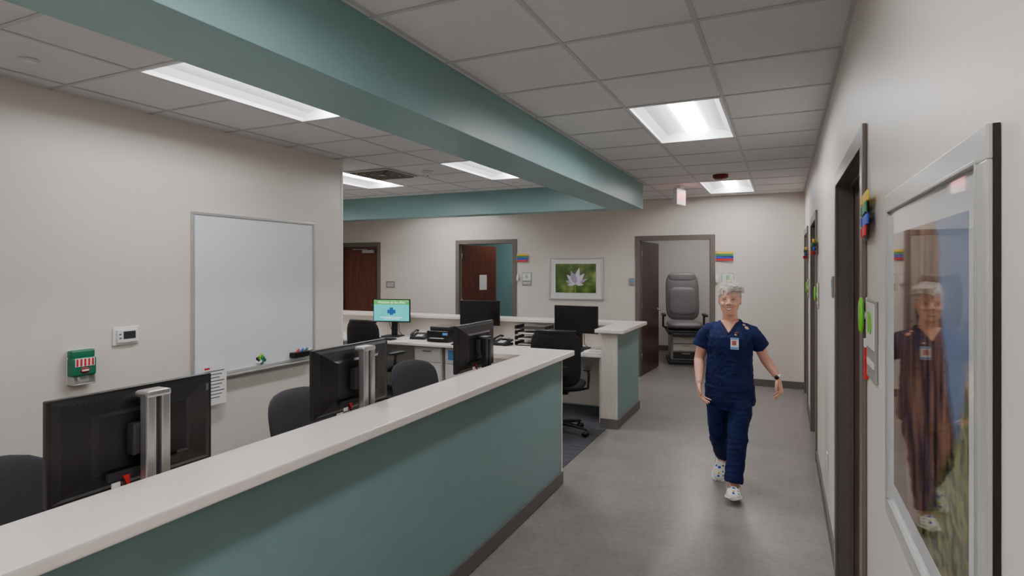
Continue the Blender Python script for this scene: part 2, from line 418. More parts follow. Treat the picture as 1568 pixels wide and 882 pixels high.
b.text("EXIT", 0.14, 'exitred', T(0.0215, 0, -0.14) @ Rz(90) @ Rx(90)); b.text("EXIT", 0.14, 'exitred', T(-0.0215, 0, -0.14) @ Rz(-90) @ Rx(90))
b.obj("exit_sign", (-1.21, 7.75, H-0.006), math.radians(-12))

# ------------------------------------------------------------------ doors
def door_frame_x(x0, x1, y, leaf_angle=None, leafmat='wood', closer=False):
    b = MB(); f = 0.052; p = 0.014; h = 2.13; e = 0.001
    b.box((x0-f, y-p, 0), (x0+0.02, y-e, h+f), 'frame', 0.003)
    b.box((x1-0.02, y-p, 0), (x1+f, y-e, h+f), 'frame', 0.003)
    b.box((x0+0.02, y-p, h-0.02), (x1-0.02, y-e, h+f), 'frame', 0.003)
    b.box((x0+e, y-e, 0), (x0+0.02, y+0.119, h-e), 'frame'); b.box((x1-0.02, y-e, 0), (x1-e, y+0.119, h-e), 'frame'); b.box((x0+0.02, y-e, h-0.02), (x1-0.02, y+0.119, h-e), 'frame')
    b.box((x0+0.02, y+0.05, 0), (x0+0.034, y+0.066, h-0.02), 'frame'); b.box((x1-0.034, y+0.05, 0), (x1-0.02, y+0.066, h-0.02), 'frame')
    W = x1-x0-0.05
    mt = T(x0+0.024, y+0.075, 0) @ Rz(leaf_angle)
    b.box((0, 0, 0.01), (W, 0.044, h-0.025), leafmat, 0.002, mt)
    for zz in (0.25, 1.05, 1.85): b.cyl((0.0, -0.006, zz), (0.0, -0.006, zz+0.1), 0.008, 'silver', mtx=mt)
    for s in (-1, 1):
        yy = -0.0 if s < 0 else 0.044
        b.cyl((W-0.07, yy, 0.98), (W-0.07, yy+s*0.05, 0.98), 0.014, 'silver', mtx=mt)
        b.cyl((W-0.07, yy+s*0.05, 0.98), (W-0.18, yy+s*0.05, 0.98), 0.01, 'silver', mtx=mt)
        b.cyl((W-0.07, yy, 0.98), (W-0.07, yy+s*0.008, 0.98), 0.03, 'silver', mtx=mt)
    if closer:
        b.box((0.5, -0.05, 1.98), (0.78, 0.0, 2.04), 'silver', 0.006, mt); b.box((0.25, -0.03, 2.045), (0.6, -0.012, 2.06), 'silver', 0.002, mt)
    return b, mt, W
b, mt, W = door_frame_x(*OF[0], YF, 0, closer=True); b.obj("door_1")
b, mt, W = door_frame_x(*OF[1], YF, 80, 'wood'); b.box((W*0.5, -0.003, 1.28), (W*0.5+0.22, 0.0, 1.56), 'paper', 0, mt); b.obj("door_2")
b, mt, W = door_frame_x(*OF[2], YF, 86, 'wooddark'); b.obj("door_3")
def door_right(y0, y1, name):
    b = MB(); f = 0.052; p = 0.016; h = 2.13; x = XR; e = 0.001
    b.box((x-p, y0-f, 0), (x-e, y0+0.02, h+f), 'frame', 0.003)
    b.box((x-p, y1-0.02, 0), (x-e, y1+f, h+f), 'frame', 0.003)
    b.box((x-p, y0+0.02, h-0.02), (x-e, y1-0.02, h+f), 'frame', 0.003)
    b.box((x-e, y0+e, 0), (x+0.119, y0+0.02, h-e), 'frame'); b.box((x-e, y1-0.02, 0), (x+0.119, y1-e, h-e), 'frame'); b.box((x-e, y0+0.02, h-0.02), (x+0.119, y1-0.02, h-e), 'frame')
    b.box((x+0.07, y0+0.022, 0.01), (x+0.11, y1-0.022, h-0.022), 'wooddark', 0.002)
    b.box((x+0.05, y1-0.034, 0), (x+0.068, y1-0.02, h-0.02), 'frame'); b.box((x+0.05, y0+0.02, h-0.034), (x+0.068, y1-0.034, h-0.02), 'frame')
    b.cyl((x+0.07, y0+0.09, 0.98), (x+0.02, y0+0.09, 0.98), 0.012, 'silver'); b.cyl((x+0.02, y0+0.09, 0.98), (x+0.02, y0+0.2, 0.98), 0.01, 'silver')
    b.obj(name)
for i, o in enumerate(OR): door_right(o[0], o[1], "door_%d" % (4+i))

def flags(loc, rz, n=4, wid=0.17, hh=0.034, ang=(-8, 6, -4, 10), base=0.012):
    b = MB(); cols = ['yellow', 'fgreen', 'blue', 'red', 'white']
    b.box((-0.012, -base, -0.005), (0.02, 0.0, n*hh+0.005), 'signgrey', 0.002)
    for k in range(n):
        z = (n-1-k)*hh
        m = T(0, -base, z) @ Rz(ang[k % 4])
        b.box((0, -0.006, 0.002), (wid, 0, hh-0.002), cols[k], 0.002, m)
        b.box((0.004, -0.009, 0.004), (0.03, -0.004, hh-0.004), cols[k], 0.002, m)
    return b.obj("door_status_flags", loc, rz)
flags((-4.105, YF-0.002, 1.79), 0, wid=0.2, ang=(-3, -6, -2, -5))
flags((-0.90, YF-0.002, 1.79), 0, wid=0.24, ang=(-3, -6, -2, -5))
RR = math.radians(-90)
flags((XR-0.002, 2.36, 1.775), RR, wid=0.21, hh=0.037, ang=(-2, -3.5, -2, -4))
flags((XR-0.002, 5.67, 1.79), RR, wid=0.16, ang=(-10, -14, -8, -16))
flags((XR-0.002, 7.71, 1.79), RR, wid=0.16, ang=(-10, -14, -8, -16))

def room_sign(loc, rz, txt, w=0.17, h=0.22):
    b = MB()
    b.box((-w/2, -0.008, -h/2), (w/2, 0, h/2), 'signgrey', 0.003)
    b.box((-w/2+0.008, -0.011, -h*0.1), (w/2-0.008, -0.007, h/2-0.01), 'white', 0.002)
    b.text(txt, 0.1, 'lime', T(0, -0.0125, h*0.2) @ Rx(90))
    b.box((-w/2+0.02, -0.010, -h*0.33), (w/2-0.02, -0.007, -h*0.25), 'white')
    return b.obj("room_sign", loc, rz)
room_sign((-3.93, YF-0.001, 1.50), 0, "6")
room_sign((-0.74, YF-0.001, 1.50), 0, "8")
room_sign((XR-0.001, 2.22, 1.44), RR, "10", 0.2, 0.26)
room_sign((XR-0.001, 5.54, 1.45), RR, "9")
room_sign((XR-0.001, 7.58, 1.45), RR, "7")
b = MB(); b.box((-0.1, -0.008, -0.06), (0.1, 0, 0.06), 'signgrey', 0.003)
for k in range(3): b.box((-0.07, -0.01, 0.02-0.025*k), (0.07, -0.007, 0.03-0.025*k), 'white')
b.obj("name_plate_sign", (-6.73, YF-0.001, 1.38))
def indicator(loc, rz, col, r=0.062):
    b = MB()
    b.box((-0.014, -0.006, -r), (0.014, 0, r), 'white', 0.003)
    b.cyl((0, -0.004, 0.0), (0, -0.014, 0.0), 0.014, 'white')
    R = []
    for y, s in ((-0.014, 0.8), (-0.017, 1.0), (-0.024, 1.0), (-0.028, 0.8)):
        R.append([(0.024*s*math.cos(2*math.pi*k/24), y, r*s*math.sin(2*math.pi*k/24)) for k in range(24)])
    b.rings(R, col)
    return b.obj("door_slider_indicator", loc, rz)
indicator((XR-0.001, 2.355, 1.51), RR, 'lime')
indicator((XR-0.001, 5.675, 1.46), RR, 'lime')
indicator((XR-0.001, 7.715, 1.46), RR, 'lime')
indicator((-4.09, YF-0.001, 1.52), 0, 'white')
indicator((-0.885, YF-0.001, 1.52), 0, 'white')
b = MB(); b.box((-0.012, -0.012, -0.05), (0.012, 0, 0.02), 'red', 0.003); b.box((-0.012, -0.012, 0.02), (0.012, 0, 0.05), 'white', 0.003); b.box((-0.012, -0.012, -0.09), (0.012, 0, -0.05), 'red', 0.003); b.obj("red_wall_tag", (XR-0.001, 2.355, 1.38), RR)
for nm, loc, rz in (("card_reader", (XR-0.001, 3.72, 1.57), RR), ("card_reader", (-2.15, YF-0.001, 1.47), 0)):
    b = MB(); b.box((-0.035, -0.022, -0.06), (0.035, 0, 0.06), 'signgrey', 0.006); b.box((-0.02, -0.024, 0.0), (0.02, -0.021, 0.04), 'skyb', 0.001); b.obj(nm, loc, rz)
b = MB(); b.box((-0.035, -0.006, -0.057), (0.035, 0, 0.057), 'white', 0.003); b.box((-0.012, -0.009, -0.02), (0.012, -0.005, 0.02), 'white', 0.002); b.obj("wall_outlet_plate", (XR-0.001, 4.4, 0.4), RR)

# ------------------------------------------------------------------ pictures
b = MB()
w2, h2 = 0.465, 0.35
for q in ((-w2, -h2, w2, -h2+0.03), (-w2, h2-0.03, w2, h2), (-w2, -h2+0.03, -w2+0.03, h2-0.03), (w2-0.03, -h2+0.03, w2, h2-0.03)):
    b.box((q[0], -0.028, q[1]), (q[2], 0, q[3]), 'alum', 0.004)
b.box((-w2+0.025, -0.014, -h2+0.025), (w2-0.025, -0.008, h2-0.025), 'matboard')
b.box((-0.345, -0.017, -0.235), (0.345, -0.014, 0.235), 'flower')
def petal(ang, L, wd, mat, y, cx=0.0, cz=-0.09):
    t = bmesh.new(); pts = []
    for k in range(9): s = k/8; pts.append((wd*math.sin(math.pi*s**0.8), L*s))
    for k in range(7, 0, -1): s = k/8; pts.append((-wd*math.sin(math.pi*s**0.8), L*s))
    t.faces.new([t.verts.new((p[0], 0, p[1])) for p in pts])
    b.merge(t, mat, False, T(cx, y, cz) @ Ry(ang))
for k, (a, L, wd, mt_) in enumerate(((-75, .18, .028, 'petal2'), (68, .22, .03, 'petal2'), (-45, .21, .038, 'petal'), (42, .23, .04, 'petal'), (-20, .23, .042, 'petal2'), (14, .27, .042, 'petal'), (-5, .17, .036, 'petal2'), (95, .14, .024, 'petal'), (-100, .14, .022, 'petal'))):
    petal(a, L, wd, mt_, -0.0175-0.0003*k)
b.box((-0.004, -0.0176, -0.23), (0.004, -0.0172, -0.09), 'lime')
b.obj("framed_flower_picture", (-3.065, YF-0.001, 1.52))

b = MB()
Wp, Hp = 0.44, 0.425; fw = 0.048
b.box((-0.008, -Wp, -Hp), (0, Wp, Hp), 'black')  # frame side lies in shade; the shade is painted as black colour
for q in ((-Wp, -Hp, Wp, -Hp+fw), (-Wp, Hp-fw, Wp, Hp), (-Wp, -Hp+fw, -Wp+fw, Hp-fw), (Wp-fw, -Hp+fw, Wp, Hp-fw)):
    b.box((-0.015, q[0], q[1]), (-0.008, q[2], q[3]), 'pframe', 0.002)
for q in ((-Wp+fw-.006, -Hp+fw-.006, Wp-fw+.006, -Hp+fw), (-Wp+fw-.006, Hp-fw, Wp-fw+.006, Hp-fw+.006), (-Wp+fw-.006, -Hp+fw, -Wp+fw, Hp-fw), (Wp-fw, -Hp+fw, Wp-fw+.006, Hp-fw)):
    b.box((-0.018, q[0], q[1]), (-0.014, q[2], q[3]), 'alum', 0.001)
b.box((-0.0095, -Wp+fw-0.005, -Hp+fw-0.005), (-0.008, Wp-fw+0.005, Hp-fw+0.005), 'matglass')
b.box((-0.0099, -Wp+fw+0.06, -Hp+fw+0.06), (-0.009, Wp-fw-0.06, Hp-fw-0.06), 'cabin')
b.obj("framed_cabin_picture", (XR-0.001, 1.43, 1.442))

# ------------------------------------------------------------------ left wall items
b = MB()
b.box((0.0, -0.61, -0.61), (0.012, 0.61, 0.61), 'wb')
for q in ((-0.62, -0.62, 0.62, -0.6), (-0.62, 0.6, 0.62, 0.62), (-0.62, -0.6, -0.6, 0.6), (0.6, -0.6, 0.62, 0.6)):
    b.box((0, q[0], q[1]), (0.022, q[2], q[3]), 'alum', 0.003)
b.box((0.0, -0.6, -0.635), (0.07, 0.6, -0.622), 'alum', 0.003)
b.box((0.013, 0.32, -0.585), (0.07, 0.56, -0.54), 'black', 0.004)
for k, c in enumerate(('red', 'blue', 'green', 'white')): b.cyl((0.045, 0.36+0.05*k, -0.55), (0.045, 0.40+0.05*k, -0.52), 0.009, c)
for k in range(14):
    a = k*2.4; r = 0.012+0.003*k
    b.sphere((0.02, 0.0+r*math.cos(a)*0.9, -0.555+r*math.sin(a)*0.8), (0.01, 0.014, 0.014), ('green', 'lime', 'white', 'green', 'dkgrey')[k % 5], seg=8)
b.obj("whiteboard", (XL+0.002, 3.55, 1.475))
b = MB(); b.box((0, -0.105, -0.15), (0.003, 0.105, 0.15), 'paper')
for k in range(9): b.box((0.003, -0.085, 0.1-0.025*k), (0.0036, 0.085-0.02*(k % 3), 0.107-0.025*k), 'ink')
b.box((0.003, -0.085, 0.12), (0.0036, -0.04, 0.135), 'red')
b.obj("paper_notice", (XL+0.075, 3.07, 0.80))
b = MB(); b.box((0, -0.085, -0.06), (0.012, 0.085, 0.06), 'white', 0.006); b.box((0.01, -0.068, -0.045), (0.028, 0.068, 0.045), 'white', 0.008)
b.box((0.027, -0.03, -0.02), (0.03, 0.05, 0.03), 'dkgrey', 0.002)
for k in range(2): b.cyl((0.028, -0.05, -0.01+0.025*k), (0.031, -0.05, -0.01+0.025*k), 0.007, 'silver')
b.obj("wall_thermostat", (XL+0.001, 2.46, 1.23))
b = MB()
b.box((0.0, -0.065, -0.105), (0.012, 0.065, 0.105), 'white', 0.004)
b.box((0.010, -0.07, -0.055), (0.075, 0.07, 0.06), 'green', 0.018, seg=4)
b.box((0.010, -0.07, 0.055), (0.06, 0.07, 0.105), 'green', 0.016, seg=4)
b.box((0.073, -0.055, 0.005), (0.078, 0.055, 0.055), 'paper', 0.001)
for k in range(5): b.box((0.078, -0.05+0.022*k, 0.008), (0.079, -0.039+0.022*k, 0.052), 'red')
b.sphere((0.072, 0.0, -0.02), (0.008, 0.032, 0.022), 'dkred'); b.box((0.079, -0.02, -0.024), (0.081, 0.02, -0.014), 'white')
b.limb([(0.04, -0.02, -0.06), (0.04, -0.02, -0.085)], [0.01, 0.006], 'white', seg=12)
b.box((0.010, -0.06, -0.108), (0.072, 0.06, -0.10), 'alum', 0.003)
for s in (-1, 1): b.box((0.012, s*0.062-0.003, -0.105), (0.07, s*0.062+0.003, -0.055), 'alum', 0.001)
b.obj("hand_sanitizer_dispenser", (XL+0.001, 2.17, 1.07))

# ------------------------------------------------------------------ counters and desks
b = MB()
b.box((-1.70, -2.99, 0.005), (-1.565, 4.3, 1.0), 'teal'); b.box((-2.27, 4.17, 0.005), (-1.70, 4.3, 1.0), 'teal')
b.box((-1.7035, -2.99, 0.02), (-1.70, 4.17, 1.0), 'offwhite'); b.box((-2.27, 4.166, 0.02), (-1.70, 4.17, 1.0), 'offwhite')
b.box((-1.565, -2.99, 0.005), (-1.553, 4.3, 0.1), 'base', 0.003)
b.box((-2.27, 4.3, 0.005), (-1.553, 4.312, 0.1), 'base', 0.003)
b.box((-1.59, 4.288, 0.1), (-1.558, 4.306, 1.0), 'offwhite', 0.002)
b.prism([(-1.47, -2.99), (-1.47, 4.34), (-2.3, 4.34), (-2.3, 3.95), (-1.75, 3.95), (-1.75, -2.99)], 1.0, 1.04, 'slab', 0.009)
b.obj("reception_counter")
b = MB()
b.box((-6.6, 6.88, 0.005), (-1.577, 7.02, 1.0), 'teal'); b.box((-1.74, 6.03, 0.005), (-1.577, 6.88, 1.0), 'teal')
b.box((-1.745, 6.018, 0.1), (-1.572, 6.032, 1.0), 'offwhite', 0.002)
for k in range(4): b.box((-1.72+0.04*k, 6.013, 0.12), (-1.70+0.04*k, 6.02, 0.99), 'offwhite', 0.003)
b.box((-1.744, 6.032, 0.02), (-1.74, 6.88, 1.0), 'offwhite'); b.box((-6.6, 6.876, 0.02), (-1.74, 6.88, 1.0), 'offwhite')
b.box((-1.755, 6.004, 0.005), (-1.562, 6.02, 0.1), 'base', 0.003); b.box((-1.577, 6.02, 0.005), (-1.562, 7.035, 0.1), 'base', 0.003)
b.prism([(-1.49, 5.95), (-1.49, 7.1), (-6.65, 7.1), (-6.65, 6.78), (-1.8, 6.78), (-1.8, 5.95)], 1.0, 1.04, 'slab', 0.009)
b.obj("reception_counter")

def desk(x0, x1, y0, y1, sups, ax):
    b = MB(); b.box((x0, y0, 0.715), (x1, y1, 0.745), 'slab', 0.005)
    for s in sups:
        if ax == 'Y': b.box((x0+0.05, s-0.015, 0.005), (x1-0.02, s+0.015, 0.715), 'offwhite', 0.002)
        else: b.box((s-0.015, y0+0.05, 0.005), (s+0.015, y1-0.02, 0.715), 'offwhite', 0.002)
    b.obj("office_desk")
desk(-2.38, -1.706, -0.6, 4.16, (-0.55, 1.75, 3.3, 4.12), 'Y')
desk(-6.4, -1.748, 6.13, 6.873, (-6.35, -5.3, -3.2, -1.8), 'X')
def pedestal(x, y, rz=0.0, papers=False):
    b = MB(); b.box((-0.2, -0.25, 0.005), (0.2, 0.25, 0.71), 'offwhite', 0.004)
    for k, (z0, z1) in enumerate(((0.05, 0.3), (0.31, 0.5), (0.51, 0.69))):
        b.box((-0.19, -0.265, z0), (0.19, -0.25, z1), 'white', 0.004); b.box((-0.06, -0.28, z1-0.05), (0.06, -0.272, z1-0.038), 'silver', 0.002)
        for s in (-0.055, 0.055): b.box((s-0.004, -0.28, z1-0.05), (s+0.004, -0.262, z1-0.038), 'silver')
    if papers:
        b.box((-0.15, -0.268, 0.55), (0.0, -0.2655, 0.67), 'skyb'); b.box((0.03, -0.268, 0.52), (0.15, -0.2655, 0.66), 'paper'); b.box((-0.1, -0.268, 0.35), (0.02, -0.2655, 0.48), 'paper')
    b.obj("drawer_pedestal", (x, y, 0), rz)
pedestal(-4.05, 6.5); pedestal(-3.6, 6.5, 0, True)

# ------------------------------------------------------------------ monitors
def monitor(x, yy_, zb, rzdeg, desk_z=0.745, lit=False, stand='black'):
    b = MB(); w, h = 0.54, 0.315; z0 = zb; cz = zb+h/2
    b.box((-w/2, -0.012, z0), (w/2, 0.012, z0+h), 'black', 0.005)
    b.box((-w/2+0.008, -0.0135, z0+0.012), (w/2-0.008, -0.011, z0+h-0.008), 'blackgloss')
    R = []
    for yy, s in ((0.01, 1.0), (0.022, 0.9), (0.035, 0.62), (0.042, 0.55)):
        R.append([(-w/2*s*0.98, yy, cz-h/2*s*0.97), (w/2*s*0.98, yy, cz-h/2*s*0.97), (w/2*s*0.98, yy, cz+h/2*s*0.97), (-w/2*s*0.98, yy, cz+h/2*s*0.97)])
    b.rings(R, 'black', False)
    for k in range(26):
        xx = -0.2+0.016*k
        b.box((xx, 0.0195, z0+h-0.034), (xx+0.006, 0.0235, z0+h-0.022), 'dkgrey', 0, None)
    b.box((-0.12, 0.03, z0+0.035), (0.12, 0.046, z0+0.06), 'dkgrey', 0.002)
    sm = 'silver' if stand == 'silver' else 'black'
    b.box((-0.06, 0.04, cz-0.05), (0.06, 0.075, cz+0.05), 'dkgrey', 0.006)
    top = z0+h-0.015 if stand == 'silver' else cz+0.06
    b.box((-0.040, 0.075, desk_z+0.015), (-0.008, 0.112, top), sm, 0.006); b.box((0.008, 0.075, desk_z+0.015), (0.040, 0.112, top), sm, 0.006)
    b.box((-0.009, 0.08, desk_z+0.015), (0.009, 0.1, top-0.01), 'dkgrey', 0.002)
    b.box((-0.042, 0.05, top-0.012), (0.042, 0.115, top+0.01), sm, 0.009)
    b.box((-0.13, -0.07, desk_z), (0.13, 0.14, desk_z+0.015), sm, 0.006)
    for k, xx in enumerate((-0.075, 0.075)):
        b.limb([(xx, 0.045, z0+0.04), (xx*0.9, 0.09, z0-0.05), (xx*0.7, 0.13, z0-0.14), (xx, 0.18, desk_z+0.006)], [0.004]*4, 'black', seg=6)
    b.box((0.055, 0.045, z0+0.015), (0.075, 0.05, z0+0.045), 'red'); b.box((0.085, 0.045, z0+0.015), (0.11, 0.05, z0+0.03), 'paper')
    b.box((-0.25, 0.015, z0+h-0.06), (-0.17, 0.0215, z0+h-0.035), 'ink')
    if lit:
        y = -0.0138
        b.box((-w/2+0.012, y-0.001, z0+0.016), (w/2-0.012, y, z0+h-0.012), 'screen_t')
        b.box((-w/2+0.012, y-0.002, z0+h-0.075), (w/2-0.012, y-0.001, z0+h-0.012), 'screen_g')
        b.text("Welcome to the clinic", 0.045, 'screen_w', T(0, y-0.003, z0+h-0.045) @ Rx(90))
        b.box((-0.06, y-0.002, z0+0.12), (0.06, y-0.001, z0+0.17), 'screen_b'); b.box((-0.025, y-0.0025, z0+0.1), (0.025, y-0.001, z0+0.2), 'screen_b')
        b.box((-0.16, y-0.002, z0+0.06), (0.16, y-0.001, z0+0.07), 'screen_w'); b.box((-0.12, y-0.002, z0+0.04), (0.12, y-0.001, z0+0.048), 'screen_w')
    return b.obj("computer_monitor", (x, yy_, 0.001), math.radians(rzdeg))
monitor(-1.95, 1.25, 0.968, -90, stand='silver')
monitor(-1.91, 2.27, 0.99, -90, stand='silver')
monitor(-1.93, 3.56, 0.985, -90)
monitor(-4.86, 6.6, 0.945, 12, lit=True)
monitor(-3.50, 6.6, 0.955, 6)
monitor(-2.18, 6.48, 0.93, -4)

def keyboard(x, y, z, rz):
    b = MB(); b.box((-0.22, -0.07, 0.001), (0.22, 0.07, 0.016), 'black', 0.004)
    for r in range(5):
        for k in range(14): b.box((-0.205+0.029*k, -0.058+0.024*r, 0.016), (-0.181+0.029*k, -0.038+0.024*r, 0.022), 'dkgrey')
    b.obj("computer_keyboard", (x, y, z), math.radians(rz))
for x, y, r in ((-2.25, 1.25, -90), (-2.25, 2.27, -90), (-2.25, 3.5, -90), (-4.83, 6.3, 0), (-3.45, 6.24, 0), (-2.25, 6.24, 0)): keyboard(x, y, 0.746, r)

def phone(x, y, z, rz):
    b = MB()
    b.box((-0.1, -0.09, 0.0), (0.1, 0.1, 0.03), 'black', 0.006)
    b.box((-0.1, -0.09, 0.03), (0.1, 0.1, 0.055), 'dkgrey', 0.008, T(0, 0.01, 0.0) @ Rx(12))
    b.limb([(-0.07, -0.09, 0.06), (-0.07, -0.05, 0.085), (-0.07, 0.07, 0.11), (-0.07, 0.11, 0.095)], [(0.022, 0.016), (0.016, 0.01), (0.016, 0.01), (0.022, 0.016)], 'black', seg=12, rnd=True)
    b.box((-0.02, 0.02, 0.066), (0.085, 0.085, 0.074), 'signgrey', 0.002, T(0, 0, 0.012) @ Rx(12))
    for r in range(4):
        for k in range(3): b.box((-0.01+0.03*k, -0.07+0.02*r, 0.056), (0.01+0.03*k, -0.056+0.02*r, 0.062), 'white', 0, Rx(12))
    b.obj("desk_phone", (x, y, z), math.radians(rz))
phone(-4.38, 6.55, 0.747, 10); phone(-3.10, 6.42, 0.747, -10); phone(-2.1, 2.85, 0.747, -90)

b = MB()
b.box((-0.16, -0.16, 0), (0.16, 0.16, 0.14), 'black', 0.012); b.box((-0.15, -0.1, 0.14), (0.15, 0.15, 0.19), 'dkgrey', 0.012); b.box((-0.12, -0.2, 0.04), (0.12, -0.15, 0.05), 'dkgrey', 0.003); b.box((-0.1, -0.19, 0.05), (0.1, -0.15, 0.053), 'paper'); b.box((0.08, -0.165, 0.09), (0.15, -0.158, 0.12), 'skyb', 0.001)
b.obj("desktop_printer", (-3.97, 6.5, 0.747))
b = MB()
for k in range(4):
    z = 0.005+0.065*k
    b.box((-0.2, -0.14, z), (0.2, 0.14, z+0.006), 'black', 0.002)
    for s in (-0.2, 0.194): b.box((s, -0.14, z), (s+0.006, 0.14, z+0.04), 'black')
    if k < 3: b.box((-0.16, -0.13, z+0.006), (0.14, 0.13, z+0.012+0.004*k), 'paper')
for sx in (-0.195, 0.195):
    for sy in (-0.12, 0.12): b.cyl((sx, sy, 0), (sx, sy, 0.24), 0.004, 'black', seg=8)
b.obj("document_tray", (-2.76, 6.62, 0.747))
def papers(name, x, y, z, rz, n=3):
    b = MB()
    for k in range(n): b.box((-0.108, -0.14, 0.001+0.001*k), (0.108, 0.14, 0.002+0.001*k), 'paper', 0, Rz(random.uniform(-10, 10)) @ T(random.uniform(-.02, .02), random.uniform(-.02, .02), 0))
    for k in range(6): b.box((-0.07, -0.1+0.03*k, 0.001+0.001*n), (0.07, -0.092+0.03*k, 0.0015+0.001*n), 'ink')
    b.obj(name, (x, y, z), math.radians(rz))
papers("paper_stack", -1.90, 6.32, 0.747, 4, 5); papers("paper_stack", -2.72, 6.28, 0.747, 80); papers("paper_stack", -2.15, 1.75, 0.747, -80); papers("paper_stack", -4.35, 6.28, 0.747, 5); papers("paper_stack", -2.05, 0.75, 0.747, -70)

# ------------------------------------------------------------------ chairs
def chair(x, y, rz, style='mesh'):
    b = MB(); F = 'blackfab' if style == 'mesh' else 'fabric'
    for k in range(5):
        a = 2*math.pi*k/5+0.3; c, s = math.cos(a), math.sin(a)
        b.limb([(0.03*c, 0.03*s, 0.10), (0.16*c, 0.16*s, 0.095), (0.29*c, 0.29*s, 0.075)], [(0.028, 0.022), (0.022, 0.018), (0.016, 0.012)], 'black', seg=10, rnd=True)
        for off in (-0.018, 0.018):
            p = Vector((0.29*c-s*off, 0.29*s+c*off, 0.029)); ax = Vector((-s, c, 0))*0.009
            b.cyl(p-ax, p+ax, 0.028, 'black', seg=16)
    b.cyl((0, 0, 0.09), (0, 0, 0.24), 0.03, 'black'); b.cyl((0, 0, 0.24), (0, 0, 0.42), 0.016, 'silver')
    b.box((-0.1, -0.12, 0.41), (0.1, 0.12, 0.445), 'black', 0.01)
    b.pad(0.5, 0.48, 0.085, F, e=5, mtx=T(0, -0.02, 0.49) @ Rx(90))
    if style == 'mesh':
        b.limb([(0, 0.12, 0.43), (0, 0.26, 0.46), (0, 0.3, 0.6), (0, 0.28, 0.8)], [(0.035, 0.015)]*4, 'black', seg=12, rnd=True)
        b.pad(0.50, 0.56, 0.05, F, e=4.5, curve=0.06, tilt=0.03, bow=0.03, mtx=T(0, 0.27, 0.79))
        b.pad(0.30, 0.12, 0.03, 'black', e=4, curve=0.02, mtx=T(0, 0.305, 0.68))
        b.pad(0.42, 0.05, 0.05, 'black', e=4, curve=0.05, mtx=T(0, 0.3, 1.05))
        arms = True
    else:
        for s in (-0.14, 0.14): b.limb([(s, 0.12, 0.43), (s, 0.25, 0.47), (s, 0.285, 0.65)], [(0.016, 0.01)]*3, 'black', seg=10, rnd=True)
        b.pad(0.5, 0.36, 0.055, F, e=3.2, curve=0.07, tilt=0.04, mtx=T(0, 0.28, 0.73))
        arms = style == 'arms'
    if arms:
        for s in (-1, 1):
            b.limb([(s*0.2, 0.02, 0.45), (s*0.29, 0.02, 0.47), (s*0.3, 0.03, 0.60), (s*0.29, 0.0, 0.65)], [(0.022, 0.014)]*4, 'black', seg=10, rnd=True)
            b.pad(0.085, 0.27, 0.035, 'black', e=4, mtx=T(s*0.285, -0.02, 0.665) @ Rx(90))
    b.obj("office_chair", (x, y, 0.005), math.radians(rz))
chair(-2.07, 5.64, 190, 'mesh')
chair(-4.47, 5.78, 176, 'mesh')
chair(-2.56, 1.22, 92, 'low')
chair(-2.50, 2.76, 84, 'low')
chair(-2.50, 3.96, 78, 'low')

# ------------------------------------------------------------------ exam chair
b = MB()
b.box((-0.3, -0.32, 0.0), (0.3, 0.42, 0.07), 'dkgrey', 0.02)
b.box((-0.26, -0.28, 0.07), (0.26, 0.38, 0.52), 'signgrey', 0.02)
for k in range(3): b.box((-0.22, -0.295, 0.1+0.135*k), (0.22, -0.28, 0.215+0.135*k), 'dkgrey' if k == 0 else 'offwhite', 0.008); b.box((-0.07, -0.305, 0.18+0.135*k), (0.07, -0.295, 0.195+0.135*k), 'silver', 0.002)
b.box((-0.31, -0.36, 0.52), (0.31, 0.42, 0.6), 'dkgrey', 0.02)
b.pad(0.60, 0.78, 0.14, 'vinylgrey', e=6, mtx=T(0, 0.0, 0.67) @ Rx(90))
b.pad(0.60, 0.86, 0.14, 'vinylgrey', e=5, tilt=0.12, mtx=T(0, 0.42, 1.16))
b.pad(0.48, 0.5, 0.05, 'vinylgrey', e=5, tilt=0.07, mtx=T(0, 0.335, 1.08))
b.pad(0.50, 0.16, 0.11, 'vinylgrey', e=4, tilt=0.02, mtx=T(0, 0.50, 1.52))
b.box((-0.24, -0.5, 0.5), (0.24, -0.34, 0.56), 'dkgrey', 0.015)
for s in (-1, 1):
    b.limb([(s*0.3, 0.2, 0.58), (s*0.36, 0.2, 0.62), (s*0.36, 0.18, 0.80)], [(0.02, 0.02)]*3, 'dkgrey', seg=10, rnd=True)
    b.pad(0.08, 0.42, 0.05, 'dkgrey', e=4, mtx=T(s*0.36, 0.05, 0.84) @ Rx(90))
b.obj("exam_chair", (-1.62, 10.9, 0.001), math.radians(14))

